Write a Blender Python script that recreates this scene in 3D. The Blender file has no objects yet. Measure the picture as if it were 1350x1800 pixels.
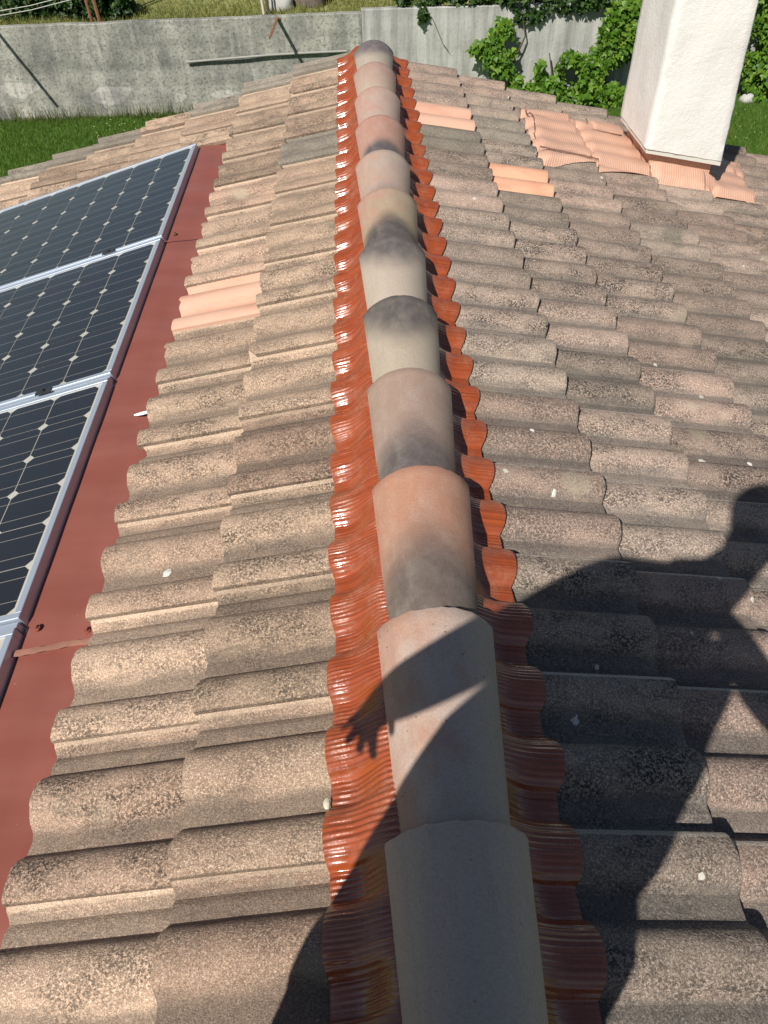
import bpy, bmesh, math, random
import numpy as np
from mathutils import Vector, Matrix, noise as mnoise
random.seed(7); rng = np.random.default_rng(7)
SC = bpy.context.scene
COL = SC.collection
Z0 = 4.0                      # ridge line height above the lawn

# ------------------------------------------------------------------ camera, sky, sun, exposure
cam_d = bpy.data.cameras.new('camera'); cam = bpy.data.objects.new('camera', cam_d); COL.objects.link(cam)
cR = Vector((0.998987, -0.038348, -0.023537)); cD = Vector((-0.043698, -0.702166, -0.710671)); cF = Vector((0.010726, 0.710979, -0.703131))
M = Matrix.Identity(4)
for r in range(3):
    M[r][0] = cR[r]; M[r][1] = -cD[r]; M[r][2] = -cF[r]
M[0][3], M[1][3], M[2][3] = -0.07805, 0.0, 1.16214 + Z0
cam.matrix_world = M
cam_d.sensor_fit = 'VERTICAL'; cam_d.sensor_height = 36.0; cam_d.lens = 36.0 * 1352 / 1800
cam_d.clip_start = 0.02; cam_d.clip_end = 400
SC.camera = cam

SUN_EL = math.radians(45.0)
SUN_H = Vector((0.5248, 0.8512, 0))          # horizontal direction in which the light travels
W = bpy.data.worlds.new('World'); SC.world = W; W.use_nodes = True
wn = W.node_tree.nodes; bg = wn['Background']
sky = wn.new('ShaderNodeTexSky'); sky.sky_type = 'NISHITA'; sky.sun_disc = False
sky.sun_elevation = SUN_EL; sky.sun_rotation = math.atan2(-SUN_H.x, -SUN_H.y)
sky.altitude = 200; sky.air_density = 1.0; sky.dust_density = 0.8; sky.ozone_density = 1.0
W.node_tree.links.new(sky.outputs[0], bg.inputs[0]); bg.inputs[1].default_value = 0.05
sl = bpy.data.lights.new('sun', 'SUN'); sl.energy = 4.9; sl.angle = math.radians(0.55); sl.color = (1.0, 0.955, 0.89)
so = bpy.data.objects.new('sun', sl); COL.objects.link(so); so.location = (-8, -12, 20)
ldir = Vector((SUN_H.x * math.cos(SUN_EL), SUN_H.y * math.cos(SUN_EL), -math.sin(SUN_EL)))
so.rotation_euler = ldir.to_track_quat('-Z', 'Y').to_euler()
vs = SC.view_settings; vs.view_transform = 'Standard'; vs.look = 'None'; vs.exposure = 0.24; vs.gamma = 1.0
SC.render.engine = 'CYCLES'

# ------------------------------------------------------------------ helpers
def tag(o, label=None, cat=None, group=None, kind=None):
    if label: o['label'] = label
    if cat: o['category'] = cat
    if group: o['group'] = group
    if kind: o['kind'] = kind
    return o
def link(o, parent=None):
    COL.objects.link(o)
    if parent is not None: o.parent = parent
    return o
def empty(name, loc=(0, 0, 0), parent=None):
    o = bpy.data.objects.new(name, None); o.location = loc; o.empty_display_size = .1
    return link(o, parent)
def mesh(name, verts, faces, mat=None, smooth=None):
    me = bpy.data.meshes.new(name); me.from_pydata([tuple(v) for v in verts], [], faces); me.update()
    if mat:
        for m in (mat if isinstance(mat, (list, tuple)) else [mat]): me.materials.append(m)
    if smooth is not None:
        me.polygons.foreach_set('use_smooth', [True] * len(me.polygons))
        if smooth < 179: me.set_sharp_from_angle(angle=math.radians(smooth))
    return me
def obj(name, me, parent=None, loc=None):
    o = bpy.data.objects.new(name, me)
    if loc is not None: o.location = loc
    return link(o, parent)
def box_vf(x0, x1, y0, y1, z0, z1):
    v = [(x0, y0, z0), (x1, y0, z0), (x1, y1, z0), (x0, y1, z0), (x0, y0, z1), (x1, y0, z1), (x1, y1, z1), (x0, y1, z1)]
    f = [(0, 3, 2, 1), (4, 5, 6, 7), (0, 1, 5, 4), (1, 2, 6, 5), (2, 3, 7, 6), (3, 0, 4, 7)]
    return v, f
class MB:
    def __init__(s): s.v = []; s.f = []
    def add(s, v, f):
        n = len(s.v); s.v += [tuple(p) for p in v]; s.f += [tuple(i + n for i in q) for q in f]; return s
    def box(s, *a): return s.add(*box_vf(*a))
    def tube(s, pts, rad, seg=8, cap=True):
        pts = [Vector(p) for p in pts]; n0 = len(s.v); N = len(pts)
        if not isinstance(rad, (list, tuple)): rad = [rad] * N
        for i, p in enumerate(pts):
            t = (pts[min(i + 1, N - 1)] - pts[max(i - 1, 0)]).normalized()
            a = t.cross(Vector((0, 0, 1)) if abs(t.z) < .9 else Vector((1, 0, 0))).normalized(); b = t.cross(a)
            for k in range(seg):
                an = 2 * math.pi * k / seg
                s.v.append(tuple(p + (a * math.cos(an) + b * math.sin(an)) * rad[i]))
        for i in range(N - 1):
            for k in range(seg):
                k2 = (k + 1) % seg
                s.f.append((n0 + i * seg + k, n0 + i * seg + k2, n0 + (i + 1) * seg + k2, n0 + (i + 1) * seg + k))
        if cap:
            s.f.append(tuple(n0 + k for k in range(seg))); s.f.append(tuple(n0 + (N - 1) * seg + k for k in reversed(range(seg))))
        return s
    def build(s, name, mat, parent=None, smooth=None, loc=None):
        return obj(name, mesh(name, s.v, s.f, mat, smooth), parent, loc)
def grid_mesh(name, P, mat, smooth=40, flip=False):
    """P: array [i][j] of points"""
    ni, nj = len(P), len(P[0]); v = [p for row in P for p in row]; f = []
    for i in range(ni - 1):
        for j in range(nj - 1):
            q = (i * nj + j, (i + 1) * nj + j, (i + 1) * nj + j + 1, i * nj + j + 1)
            f.append(q[::-1] if flip else q)
    return mesh(name, v, f, mat, smooth)
def ss(a, b, x):
    t = min(1, max(0, (x - a) / (b - a))); return t * t * (3 - 2 * t)

# ------------------------------------------------------------------ material toolkit
class NT:
    def __init__(s, name):
        s.m = bpy.data.materials.new(name); s.m.use_nodes = True; s.t = s.m.node_tree; s.n = s.t.nodes
        s.b = s.n['Principled BSDF']; s.out = s.n['Material Output']
    def N(s, typ, **kw):
        n = s.n.new('ShaderNode' + typ)
        for k, v in kw.items(): setattr(n, k, v)
        return n
    def L(s, a, b): s.t.links.new(a, b)
    def val(s, sock, v):
        if hasattr(v, 'is_output'): s.L(v, sock)
        else: sock.default_value = v
    def math(s, op, a, b=None, clamp=False):
        n = s.N('Math', operation=op, use_clamp=clamp); s.val(n.inputs[0], a)
        if b is not None: s.val(n.inputs[1], b)
        return n.outputs[0]
    def mix(s, fac, a, b, blend='MIX'):
        n = s.N('Mix', data_type='RGBA', blend_type=blend); s.val(n.inputs[0], fac)
        for i, c in ((6, a), (7, b)):
            if hasattr(c, 'is_output'): s.L(c, n.inputs[i])
            else: n.inputs[i].default_value = (*c, 1) if len(c) == 3 else c
        return n.outputs[2]
    def ramp(s, fac, stops):
        n = s.N('ValToRGB'); s.L(fac, n.inputs[0]); e = n.color_ramp.elements
        while len(e) < len(stops): e.new(.5)
        for i, (p, c) in enumerate(stops):
            e[i].position = p; e[i].color = (c, c, c, 1) if isinstance(c, (int, float)) else (*c, 1)
        return n.outputs[0]
    def noise(s, vec, scale, detail=3, rough=.55, out=0):
        n = s.N('TexNoise'); n.inputs['Scale'].default_value = scale; n.inputs['Detail'].default_value = detail; n.inputs['Roughness'].default_value = rough
        if vec is not None: s.L(vec, n.inputs['Vector'])
        return n.outputs[out]
    def vor(s, vec, scale, feature='F1', out='Distance'):
        n = s.N('TexVoronoi', feature=feature); n.inputs['Scale'].default_value = scale
        if vec is not None: s.L(vec, n.inputs['Vector'])
        return n.outputs[out]
    def coord(s, kind='Object'): return s.N('TexCoord').outputs[kind]
    def mapv(s, vec, scale=(1, 1, 1), loc=(0, 0, 0), rot=(0, 0, 0)):
        n = s.N('Mapping'); s.L(vec, n.inputs[0]); n.inputs['Scale'].default_value = scale; n.inputs['Location'].default_value = loc; n.inputs['Rotation'].default_value = rot
        return n.outputs[0]
    def rnd(s): return s.N('ObjectInfo').outputs['Random']
    def bump(s, h, strength=.5, dist=.002, prev=None):
        n = s.N('Bump'); n.inputs['Strength'].default_value = strength; n.inputs['Distance'].default_value = dist; s.L(h, n.inputs['Height'])
        if prev is not None: s.L(prev, n.inputs['Normal'])
        return n.outputs[0]
    def done(s, col=None, rough=None, normal=None, **kw):
        b = s.b
        if col is not None:
            if hasattr(col, 'is_output'): s.L(col, b.inputs['Base Color'])
            else: b.inputs['Base Color'].default_value = (*col, 1)
        if rough is not None: s.val(b.inputs['Roughness'], rough)
        if normal is not None: s.L(normal, b.inputs['Normal'])
        for k, v in kw.items(): b.inputs[k.replace('_', ' ')].default_value = v
        return s.m

def shift_by_random(m, co):
    a = m.N('VectorMath', operation='SCALE'); c = m.N('Combine' + 'XYZ')
    r = m.rnd(); c.inputs[0].default_value = 0
    m.L(m.math('MULTIPLY', r, 37.3), c.inputs[0]); m.L(m.math('MULTIPLY', r, 91.7), c.inputs[1]); m.L(m.math('MULTIPLY', r, 13.1), c.inputs[2])
    v = m.N('VectorMath', operation='ADD'); m.L(co, v.inputs[0]); m.L(c.outputs[0], v.inputs[1])
    return v.outputs[0], r

def tile_mat(name, A, B, pale, dark, lichen_amt, spots=.5, tint=None, silt_amt=.5, silt_col=(.17, .15, .125), lip=None):
    m = NT(name); co = m.coord('Object'); P, r = shift_by_random(m, co)
    big = m.noise(P, 4.0, 4, .6); fine = m.noise(P, 300, 2, .8); mid = m.noise(m.mapv(P, (7, 13, 13)), 1.0, 5, .7); mm = m.noise(P, 190, 3, .75)
    col = m.mix(m.ramp(big, [(.35, 0), (.65, 1)]), A, B)
    if tint: col = m.mix(m.math('MULTIPLY', m.ramp(r, [(.2, 0), (1, 1)]), .7), col, tint)
    # sand grains: pale and dark
    col = m.mix(m.math('MULTIPLY', m.ramp(fine, [(.50, 0), (.60, 1)]), .70), col, pale)
    patch = m.ramp(mid, [(.40, 0), (.60, 1)])
    speck = m.ramp(mm, [(.44, 0), (.54, 1)])
    lamt = m.math('MULTIPLY', m.ramp(m.math('FRACT', m.math('MULTIPLY', r, 3.77)), [(0, .5), (1, 1.12)]), lichen_amt)
    lich = m.math('MULTIPLY', m.math('MULTIPLY', m.math('ADD', m.math('MULTIPLY', patch, .85), .15), speck), lamt, True)
    col = m.mix(lich, col, dark)
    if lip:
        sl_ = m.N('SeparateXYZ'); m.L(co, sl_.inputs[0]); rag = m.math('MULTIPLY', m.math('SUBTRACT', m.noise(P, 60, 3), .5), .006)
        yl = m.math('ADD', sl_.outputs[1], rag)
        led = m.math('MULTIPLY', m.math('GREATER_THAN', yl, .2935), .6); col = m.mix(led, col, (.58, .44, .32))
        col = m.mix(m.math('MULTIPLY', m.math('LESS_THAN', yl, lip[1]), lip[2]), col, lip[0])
    # grey silt lying along the water channels, ragged
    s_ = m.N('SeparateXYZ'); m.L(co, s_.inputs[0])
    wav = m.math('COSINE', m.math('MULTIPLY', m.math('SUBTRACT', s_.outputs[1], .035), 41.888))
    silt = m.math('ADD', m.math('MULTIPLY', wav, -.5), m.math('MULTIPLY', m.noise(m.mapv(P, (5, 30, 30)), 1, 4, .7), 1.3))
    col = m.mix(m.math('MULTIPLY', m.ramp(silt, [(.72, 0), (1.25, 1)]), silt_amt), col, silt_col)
    col = m.mix(.9, col, m.ramp(m.noise(P, 480, 2, .7), [(.32, .45), (.68, 1.35)]), 'MULTIPLY')
    # old lichen rosettes in two tones
    ro = m.vor(P, 7.5, 'SMOOTH_F1'); rg = m.ramp(m.math('ADD', ro, m.math('MULTIPLY', m.noise(P, 40, 4, .7), .28)), [(.27, 1), (.36, 0)])
    rs = m.ramp(m.noise(P, 2.3, 2), [(.50, 0), (.60, 1)])
    col = m.mix(m.math('MULTIPLY', m.math('MULTIPLY', rg, rs), .5), col, m.mix(r, (.10, .10, .075), (.42, .36, .26)))
    # per-tile value
    col = m.mix(1.0, col, m.ramp(m.math('FRACT', m.math('MULTIPLY', r, 7.31)), [(0, .74), (1, 1.16)]), 'MULTIPLY')
    # pale lichen spots / droppings
    vd = m.N('TexVoronoi'); vd.inputs['Scale'].default_value = 16; m.L(P, vd.inputs['Vector'])
    wob = m.math('MULTIPLY', m.noise(P, 120, 3), .12)
    sep = m.N('SeparateColor'); m.L(vd.outputs['Color'], sep.inputs[0])
    size = m.math('MULTIPLY', m.math('SUBTRACT', sep.outputs[0], 1 - .28 * spots), .55)
    sp = m.math('LESS_THAN', m.math('ADD', vd.outputs['Distance'], m.math('SUBTRACT', wob, .06)), size)
    col = m.mix(m.math('MULTIPLY', sp, .8), col, (.62, .6, .52))
    h = m.math('ADD', m.math('MULTIPLY', fine, .6), mm)
    nb = m.bump(h, .85, .0022)
    return m.done(col, .92, nb, Specular_IOR_Level=.25)

MAT = {}
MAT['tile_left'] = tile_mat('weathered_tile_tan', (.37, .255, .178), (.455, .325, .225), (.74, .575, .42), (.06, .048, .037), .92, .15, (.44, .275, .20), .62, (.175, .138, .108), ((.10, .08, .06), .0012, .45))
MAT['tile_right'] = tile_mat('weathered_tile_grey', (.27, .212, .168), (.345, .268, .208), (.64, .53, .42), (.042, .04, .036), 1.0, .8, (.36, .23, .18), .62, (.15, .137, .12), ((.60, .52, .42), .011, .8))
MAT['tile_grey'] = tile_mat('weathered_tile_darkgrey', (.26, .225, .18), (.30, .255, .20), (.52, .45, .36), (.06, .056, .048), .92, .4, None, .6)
def new_tile(name, A, B, R):
    m = NT(name); P, r = shift_by_random(m, m.coord('Object'))
    col = m.mix(m.noise(P, 6, 4), A, B)
    sp = m.ramp(m.noise(P, 150, 3, .7), [(.56, 0), (.68, 1)])
    rp = m.ramp(m.noise(m.mapv(P, (4, 14, 14)), 1, 4), [(.46, 0), (.66, 1)])
    col = m.mix(m.math('MULTIPLY', sp, m.math('ADD', m.math('MULTIPLY', rp, .8), .15)), col, R)
    col = m.mix(m.math('MULTIPLY', rp, .45), col, R)
    return m.done(col, .85, m.bump(m.noise(P, 300, 2), .4, .001), Specular_IOR_Level=.3)
MAT['tile_new'] = new_tile('new_terracotta_tile', (.56, .335, .235), (.63, .395, .29), (.48, .22, .15))
MAT['tile_new_red'] = new_tile('new_terracotta_tile_red', (.61, .33, .21), (.67, .39, .26), (.50, .16, .09))
MAT['tile_brown'] = new_tile('old_red_tile', (.36, .16, .10), (.42, .22, .15), (.22, .1, .07))

def simple(name, col, rough=.6, var=.12, scale=8, bump=0, bscale=60, metallic=0, **kw):
    m = NT(name); co = m.coord('Object'); n = m.noise(co, scale, 4)
    c = m.mix(n, tuple(x * (1 - var) for x in col), tuple(min(1, x * (1 + var)) for x in col))
    nb = m.bump(m.noise(co, bscale, 3), bump, .002) if bump else None
    return m.done(c, rough, nb, Metallic=metallic, **kw)
MAT['deck'] = simple('roof_underlay', (.10, .075, .06), .9)
MAT['plaster_wall'] = simple('house_render', (.62, .56, .46), .9, .1, 3, .4)

def flashing_mat(name, A, B):
    m = NT(name); co = m.coord('Object')
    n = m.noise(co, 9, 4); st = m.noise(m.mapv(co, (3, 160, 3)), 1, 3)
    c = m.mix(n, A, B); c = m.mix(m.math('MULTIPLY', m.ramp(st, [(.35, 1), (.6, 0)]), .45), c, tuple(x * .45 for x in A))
    d = m.math('MULTIPLY', m.ramp(m.noise(co, 17, 5, .7), [(.45, 0), (.7, 1)]), m.ramp(m.noise(co, 170, 3, .7), [(.4, .3), (.6, 1)]))
    c = m.mix(m.math('MULTIPLY', d, .38), c, (.36, .22, .15))
    rgh = m.math('ADD', m.ramp(m.noise(co, 30, 3), [(.3, .16), (.7, .34)]), m.math('MULTIPLY', d, .3))
    nb = m.bump(m.noise(m.mapv(co, (14, 240, 14)), 1, 3), .5, .0012)
    nb = m.bump(m.noise(co, 60, 3), .35, .003, nb)
    cw = m.math('SUBTRACT', .85, m.math('MULTIPLY', d, .7)); m.L(cw, m.b.inputs['Coat Weight'])
    return m.done(c, rgh, nb, Coat_Roughness=.09)
MAT['ridge_flash'] = flashing_mat('pleated_red_flashing', (.27, .052, .014), (.345, .074, .019))
m = NT('painted_red_sheet'); co = m.coord('Object')
c = m.mix(m.noise(co, 3.5, 5, .6), (.215, .064, .045), (.27, .086, .062))
c = m.mix(m.math('MULTIPLY', m.ramp(m.noise(m.mapv(co, (2, 9, 2)), 1, 3), [(.4, 0), (.7, 1)]), .35), c, (.34, .135, .105))
dust = m.ramp(m.vor(co, 55), [(.045, 1), (.06, 0)]); gate = m.ramp(m.noise(co, 21, 2), [(.62, 0), (.68, 1)])
c = m.mix(m.math('MULTIPLY', dust, gate), c, (.6, .5, .45))
MAT['red_sheet'] = m.done(c, m.ramp(m.noise(co, 12, 4), [(.3, .32), (.7, .5)]), m.bump(m.noise(co, 6, 3), .25, .004))

def ridge_mat(name, far, near, band, p0, p1, speck=.2, blush=None):
    """flamed clay: body colour far->near, band colour fading in between local t=p0..p1 (t: 0 near end, 1 far end)"""
    m = NT(name); co = m.coord('Object'); s = m.N('SeparateXYZ'); m.L(co, s.inputs[0])
    L = .45
    x2 = m.math('MULTIPLY', m.math('MULTIPLY', s.outputs[0], s.outputs[0]), 26.0)
    wob = m.math('MULTIPLY', m.math('SUBTRACT', m.noise(co, 9, 2, .5), .5), .13)
    t = m.math('DIVIDE', s.outputs[1], L)
    sgn = 1.0 if p1 < p0 else -1.0
    tt = m.math('ADD', m.math('ADD', t, wob), m.math('MULTIPLY', x2, sgn))
    body = m.mix(m.math('ADD', t, m.math('MULTIPLY', wob, 1.5), True), near, far)
    if blush: body = m.mix(m.ramp(m.math('ADD', m.noise(co, 9, 3), m.math('MULTIPLY', s.outputs[0], -2.2)), [(.45, 0), (.72, 1)]), body, blush)
    lo, hi = min(p0, p1), max(p0, p1)
    mr = m.N('MapRange'); m.L(tt, mr.inputs[0]); mr.inputs[1].default_value = p0; mr.inputs[2].default_value = p1; mr.interpolation_type = 'SMOOTHSTEP'
    mr.clamp = True
    c = m.mix(mr.outputs[0], body, band)
    g = m.noise(co, 340, 2, .7); c = m.mix(m.math('MULTIPLY', m.ramp(g, [(.3, 1), (.5, 0)]), .22), c, (.12, .09, .08))
    g2 = m.noise(co, 22, 4); c = m.mix(m.math('MULTIPLY', m.ramp(g2, [(.42, 0), (.7, 1)]), .15), c, (.50, .42, .34))
    vd = m.vor(co, 70); dots = m.ramp(vd, [(.10, 1), (.16, 0)]); gate = m.ramp(m.noise(co, 16, 2), [(.5, 0), (.62, 1)])
    c = m.mix(m.math('MULTIPLY', m.math('MULTIPLY', dots, gate), speck), c, (.09, .07, .06))
    bl = m.ramp(m.noise(m.mapv(co, (16, 5, 16)), 1, 5, .7), [(.50, 0), (.68, 1)]); c = m.mix(m.math('MULTIPLY', bl, .15), c, (.58, .52, .46))
    run = m.ramp(m.noise(m.mapv(co, (60, 4, 8)), 1, 4, .6), [(.52, 0), (.72, 1)]); c = m.mix(m.math('MULTIPLY', run, .13), c, (.20, .15, .125))
    c = m.mix(.45, c, m.ramp(m.noise(co, 230, 3, .75), [(.3, .72), (.7, 1.22)]), 'MULTIPLY')
    nb = m.bump(m.math('ADD', m.noise(co, 200, 3), m.math('MULTIPLY', m.noise(co, 25, 3), 2.0)), .28, .0016)
    return m.done(c, .70, nb, Specular_IOR_Level=.4)

m = NT('patch_flashing'); co = m.coord('Object'); s = m.N('SeparateXYZ'); m.L(co, s.inputs[0])
w = m.math('SINE', m.math('ADD', m.math('MULTIPLY', s.outputs[0], 520), m.math('MULTIPLY', m.noise(co, 9, 2), 7)))
c = m.mix(m.noise(co, 7, 4), (.56, .335, .24), (.62, .395, .295)); c = m.mix(m.math('MULTIPLY', m.ramp(m.noise(co, 24, 4), [(.45, 0), (.7, 1)]), .4), c, (.55, .30, .20))
c = m.mix(m.math('MULTIPLY', m.ramp(w, [(.0, 1), (.25, 0)]), .45), c, (.50, .26, .16))
MAT['patch'] = m.done(c, .6, m.bump(w, .4, .0015))
m = NT('tar_sealant'); MAT['sealant_dark'] = m.done((.16, .08, .05), .7)
MAT['sealant_tan'] = simple('tan_sealant', (.30, .14, .095), .7, .25, 40, .6)

m = NT('white_plaster'); co = m.coord('Object')
c = m.mix(m.noise(co, 4, 5, .6), (.70, .685, .63), (.76, .75, .71)); c = m.mix(m.math('MULTIPLY', m.ramp(m.noise(m.mapv(co, (9, 9, 3)), 1, 4), [(.50, 0), (.72, 1)]), .35), c, (.68, .59, .53))
hb = m.math('ADD', m.noise(co, 42, 5, .65), m.math('MULTIPLY', m.noise(co, 160, 3, .6), .35))
MAT['plaster'] = m.done(c, .9, m.bump(hb, .45, .007))
MAT['plaster_edge'] = simple('plaster_drip_edge', (.62, .60, .53), .9, .08, 12, .3)

m = NT('old_concrete'); co = m.coord('Object')
a = m.noise(co, 1.3, 6, .62); b = m.noise(m.mapv(co, (3.2, 1, .6)), 1, 5, .65); fine = m.noise(co, 17, 5, .7); hz = m.noise(m.mapv(co, (.25, 1, 5)), 1, 3)
c = m.mix(m.ramp(a, [(.35, 0), (.65, 1)]), (.15, .15, .138), (.36, .355, .30))
c = m.mix(m.math('MULTIPLY', m.ramp(b, [(.48, 0), (.66, 1)]), .7), c, (.50, .49, .42))
c = m.mix(m.math('MULTIPLY', m.ramp(hz, [(.45, 0), (.65, 1)]), .35), c, (.13, .13, .12))
c = m.mix(m.math('MULTIPLY', m.ramp(fine, [(.50, 0), (.62, 1)]), .6), c, (.07, .07, .065))
c = m.mix(m.math('MULTIPLY', m.ramp(m.noise(co, 30, 4, .8), [(.58, 0), (.72, 1)]), .6), c, (.5, .49, .44))
s = m.N('SeparateXYZ'); m.L(co, s.inputs[0])
topk = m.ramp(m.math('ADD', s.outputs[2], m.math('MULTIPLY', m.noise(m.mapv(co, (5, 1, 1)), 1, 4), .5)), [(.0, 0), (1, 1)])
MAT['concrete'] = m.done(c, .93, m.bump(fine, .7, .02))
m = NT('pale_render'); co = m.coord('Object')
b = m.noise(m.mapv(co, (4, 1, .5)), 1, 5, .65); fine = m.noise(co, 14, 5, .7)
c = m.mix(m.ramp(b, [(.35, 0), (.7, 1)]), (.25, .25, .23), (.50, .50, .46)); c = m.mix(m.math('MULTIPLY', m.ramp(fine, [(.55, 0), (.7, 1)]), .4), c, (.16, .16, .14))
c = m.mix(m.math('MULTIPLY', m.ramp(m.noise(m.mapv(co, (7, 1, .25)), 1, 4), [(.55, 0), (.7, 1)]), .55), c, (.15, .145, .12))
MAT['render_pale'] = m.done(c, .93, m.bump(fine, .6, .015))

def leaf_mat(name, A, B, C):
    m = NT(name); g = m.N('NewGeometry'); r = g.outputs['Random Per Island']
    c = m.ramp(r, [(0, A), (.55, B), (1, C)])
    c = m.mix(m.math('MULTIPLY', m.noise(m.coord('Object'), 3, 3), .6), c, tuple(x * .6 for x in A))
    t = m.N('BsdfTranslucent'); m.L(c, t.inputs[0]); mx = m.N('MixShader'); mx.inputs[0].default_value = .35
    m.done(c, .45, None, Specular_IOR_Level=.35); m.L(m.b.outputs[0], mx.inputs[1]); m.L(t.outputs[0], mx.inputs[2]); m.L(mx.outputs[0], m.out.inputs[0])
    return m.m
MAT['vine_leaf'] = leaf_mat('vine_leaf', (.05, .13, .010), (.13, .28, .022), (.27, .40, .05))
MAT['ivy_leaf'] = leaf_mat('ivy_leaf', (.018, .05, .010), (.04, .10, .015), (.10, .17, .03))
MAT['hedge_leaf'] = leaf_mat('hedge_leaf', (.012, .04, .008), (.03, .085, .014), (.075, .15, .03))
MAT['red_leaf'] = leaf_mat('reddish_leaf', (.06, .05, .02), (.11, .06, .03), (.10, .13, .03))
MAT['blade'] = leaf_mat('grass_blade', (.075, .155, .018), (.12, .225, .026), (.22, .30, .06))
MAT['dry_blade'] = leaf_mat('dry_grass_blade', (.16, .20, .04), (.26, .27, .07), (.36, .33, .13))
MAT['weed'] = leaf_mat('weed_stalk', (.08, .13, .03), (.18, .19, .07), (.28, .24, .12))
MAT['bark'] = simple('bark', (.12, .095, .075), .95, .5, 14, 1.0, 30)
MAT['stem'] = simple('vine_stem', (.085, .06, .045), .95, .3, 14, .6, 50)
MAT['rust'] = simple('rusty_iron', (.20, .085, .04), .85, .4, 22, .5)
MAT['pipe'] = simple('weathered_pipe', (.30, .29, .26), .7, .2, 6)
MAT['galv'] = simple('pale_pole', (.52, .46, .38), .7, .2, 9)
MAT['dark_pole'] = simple('dark_pole', (.06, .05, .045), .8, .3, 9)
MAT['rock'] = simple('pale_rock', (.42, .41, .38), .95, .25, 6, .8, 20)
MAT['wire'] = simple('wire', (.45, .44, .40), .6)
MAT['white'] = simple('feather_white', (.8, .79, .75), .8, .05)
MAT['dropping'] = simple('dropping', (.56, .54, .49), .9, .3, 90)
MAT['pebble'] = simple('pale_pebble', (.55, .52, .40), .85, .15, 40)
m = NT('lawn_soil'); co = m.coord('Object')
c = m.mix(m.noise(co, 1.2, 5), (.05, .12, .014), (.085, .175, .022)); MAT['lawn'] = m.done(c, .95)
m = NT('hill_soil'); co = m.coord('Object')
c = m.mix(m.noise(co, 1.6, 5), (.16, .19, .04), (.30, .27, .10)); c = m.mix(m.ramp(m.noise(co, 5, 4), [(.5, 0), (.7, 1)]), c, (.07, .11, .02)); MAT['hill'] = m.done(c, .95)
# solar
MAT['alu'] = simple('anodised_aluminium', (.52, .58, .66), .38, .05, 5, 0, 60, .55)
MAT['backsheet'] = simple('white_backsheet', (.48, .46, .40), .35, .06, 8, Coat_Weight=1.0, Coat_Roughness=.04)
m = NT('silicon_cell'); co = m.coord('Object'); s = m.N('SeparateXYZ'); m.L(co, s.inputs[0])
P, r = shift_by_random(m, co)
c = m.mix(r, (.010, .010, .012), (.014, .014, .017)); c = m.mix(m.math('MULTIPLY', m.noise(P, 9, 3), .4), c, (.02, .02, .022))
yy = m.math('ABSOLUTE', m.math('SUBTRACT', m.math('ABSOLUTE', s.outputs[1]), .0385))
bus = m.math('LESS_THAN', yy, .0009)
c = m.mix(m.math('MULTIPLY', bus, .5), c, (.55, .50, .42))
MAT['cell'] = m.done(c, .38, None, Coat_Weight=1.0, Coat_Roughness=.03, Coat_IOR=1.45)
MAT['clamp'] = simple('dark_clamp', (.07, .07, .075), .4, .2, 20, 0, 60, .6)

# ------------------------------------------------------------------ the setting: lawn, hillside
def sheet(name, x0, x1, y0, y1, z, mat, nx=2, ny=2, fz=None):
    P = [[(x0 + (x1 - x0) * i / (nx - 1), y0 + (y1 - y0) * j / (ny - 1), 0) for j in range(ny)] for i in range(nx)]
    P = [[(p[0], p[1], z + (fz(p[0], p[1]) if fz else 0)) for p in row] for row in P]
    return obj(name, grid_mesh(name, P, mat, 60))
lawn = tag(sheet('lawn', -60, 60, -40, 17.1, 0, MAT['lawn'], 40, 30), 'mown green lawn between the house and the garden wall', 'lawn', kind='structure')
def hill_z(x, y): return .055 * (y - 17.2) + .10 * mnoise.noise(Vector((x * .4, y * .5, 3))) + (.0 if y < 40 else (y - 40) * .1)
hill = tag(sheet('hillside', -60, 60, 17.2, 120, 1.52, MAT['hill'], 90, 90, hill_z), 'dry grassy ground behind the garden wall', 'ground', kind='structure')

# ------------------------------------------------------------------ house body
ROOF = 0.26696; cr, sr = math.cos(ROOF), math.sin(ROOF)
YN, YF = -1.28, 4.70          # gable walls
house = tag(empty('house', (0, 1.7, 0)), 'low house with a tiled gable roof and a new clay ridge', 'house')
def ph(o):                     # parent to the house keeping world placement
    o.parent = house; o.matrix_parent_inverse = Matrix.Translation((0, -1.7, 0)); return o
UL, UR = 3.30, 3.42           # slope length to the eaves
xl, xr_ = -(UL - .35) * cr, (UR - .35) * cr
prof = [(xl, 0), (xr_, 0), (xr_, Z0 - xr_ * math.tan(ROOF) - .12), (0, Z0 - .12), (xl, Z0 + xl * math.tan(ROOF) - .12)]
v = [(x, YN, z) for x, z in prof] + [(x, YF, z) for x, z in prof]
f = [(0, 1, 2, 3, 4), (9, 8, 7, 6, 5)] + [(i, i + 5, (i + 1) % 5 + 5, (i + 1) % 5) for i in range(5)]
ph(obj('wall', mesh('wall', v, f, MAT['plaster_wall'])))

# slope frames. left: local x runs up the slope; right: local x runs down the slope; local z is the normal
def slope(side, ulen):
    d = -1 if side == 'L' else 1
    mb = MB(); x0, x1 = (-ulen, -.01) if side == 'L' else (.01, ulen)
    mb.box(x0, x1, YN - .03, 4.80, -.11, -.062)
    o = mb.build('roof_slope', MAT['deck'])
    o.rotation_euler = (0, ROOF * d, 0); o.location = (0, 0, Z0); ph(o)
    return o
slopeL = slope('L', UL); slopeL['label'] = 'sunny left slope of tan tiles carrying the solar panels'
slopeR = slope('R', UR); slopeR['label'] = 'right slope of greyer weathered tiles with the white chimney'

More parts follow.
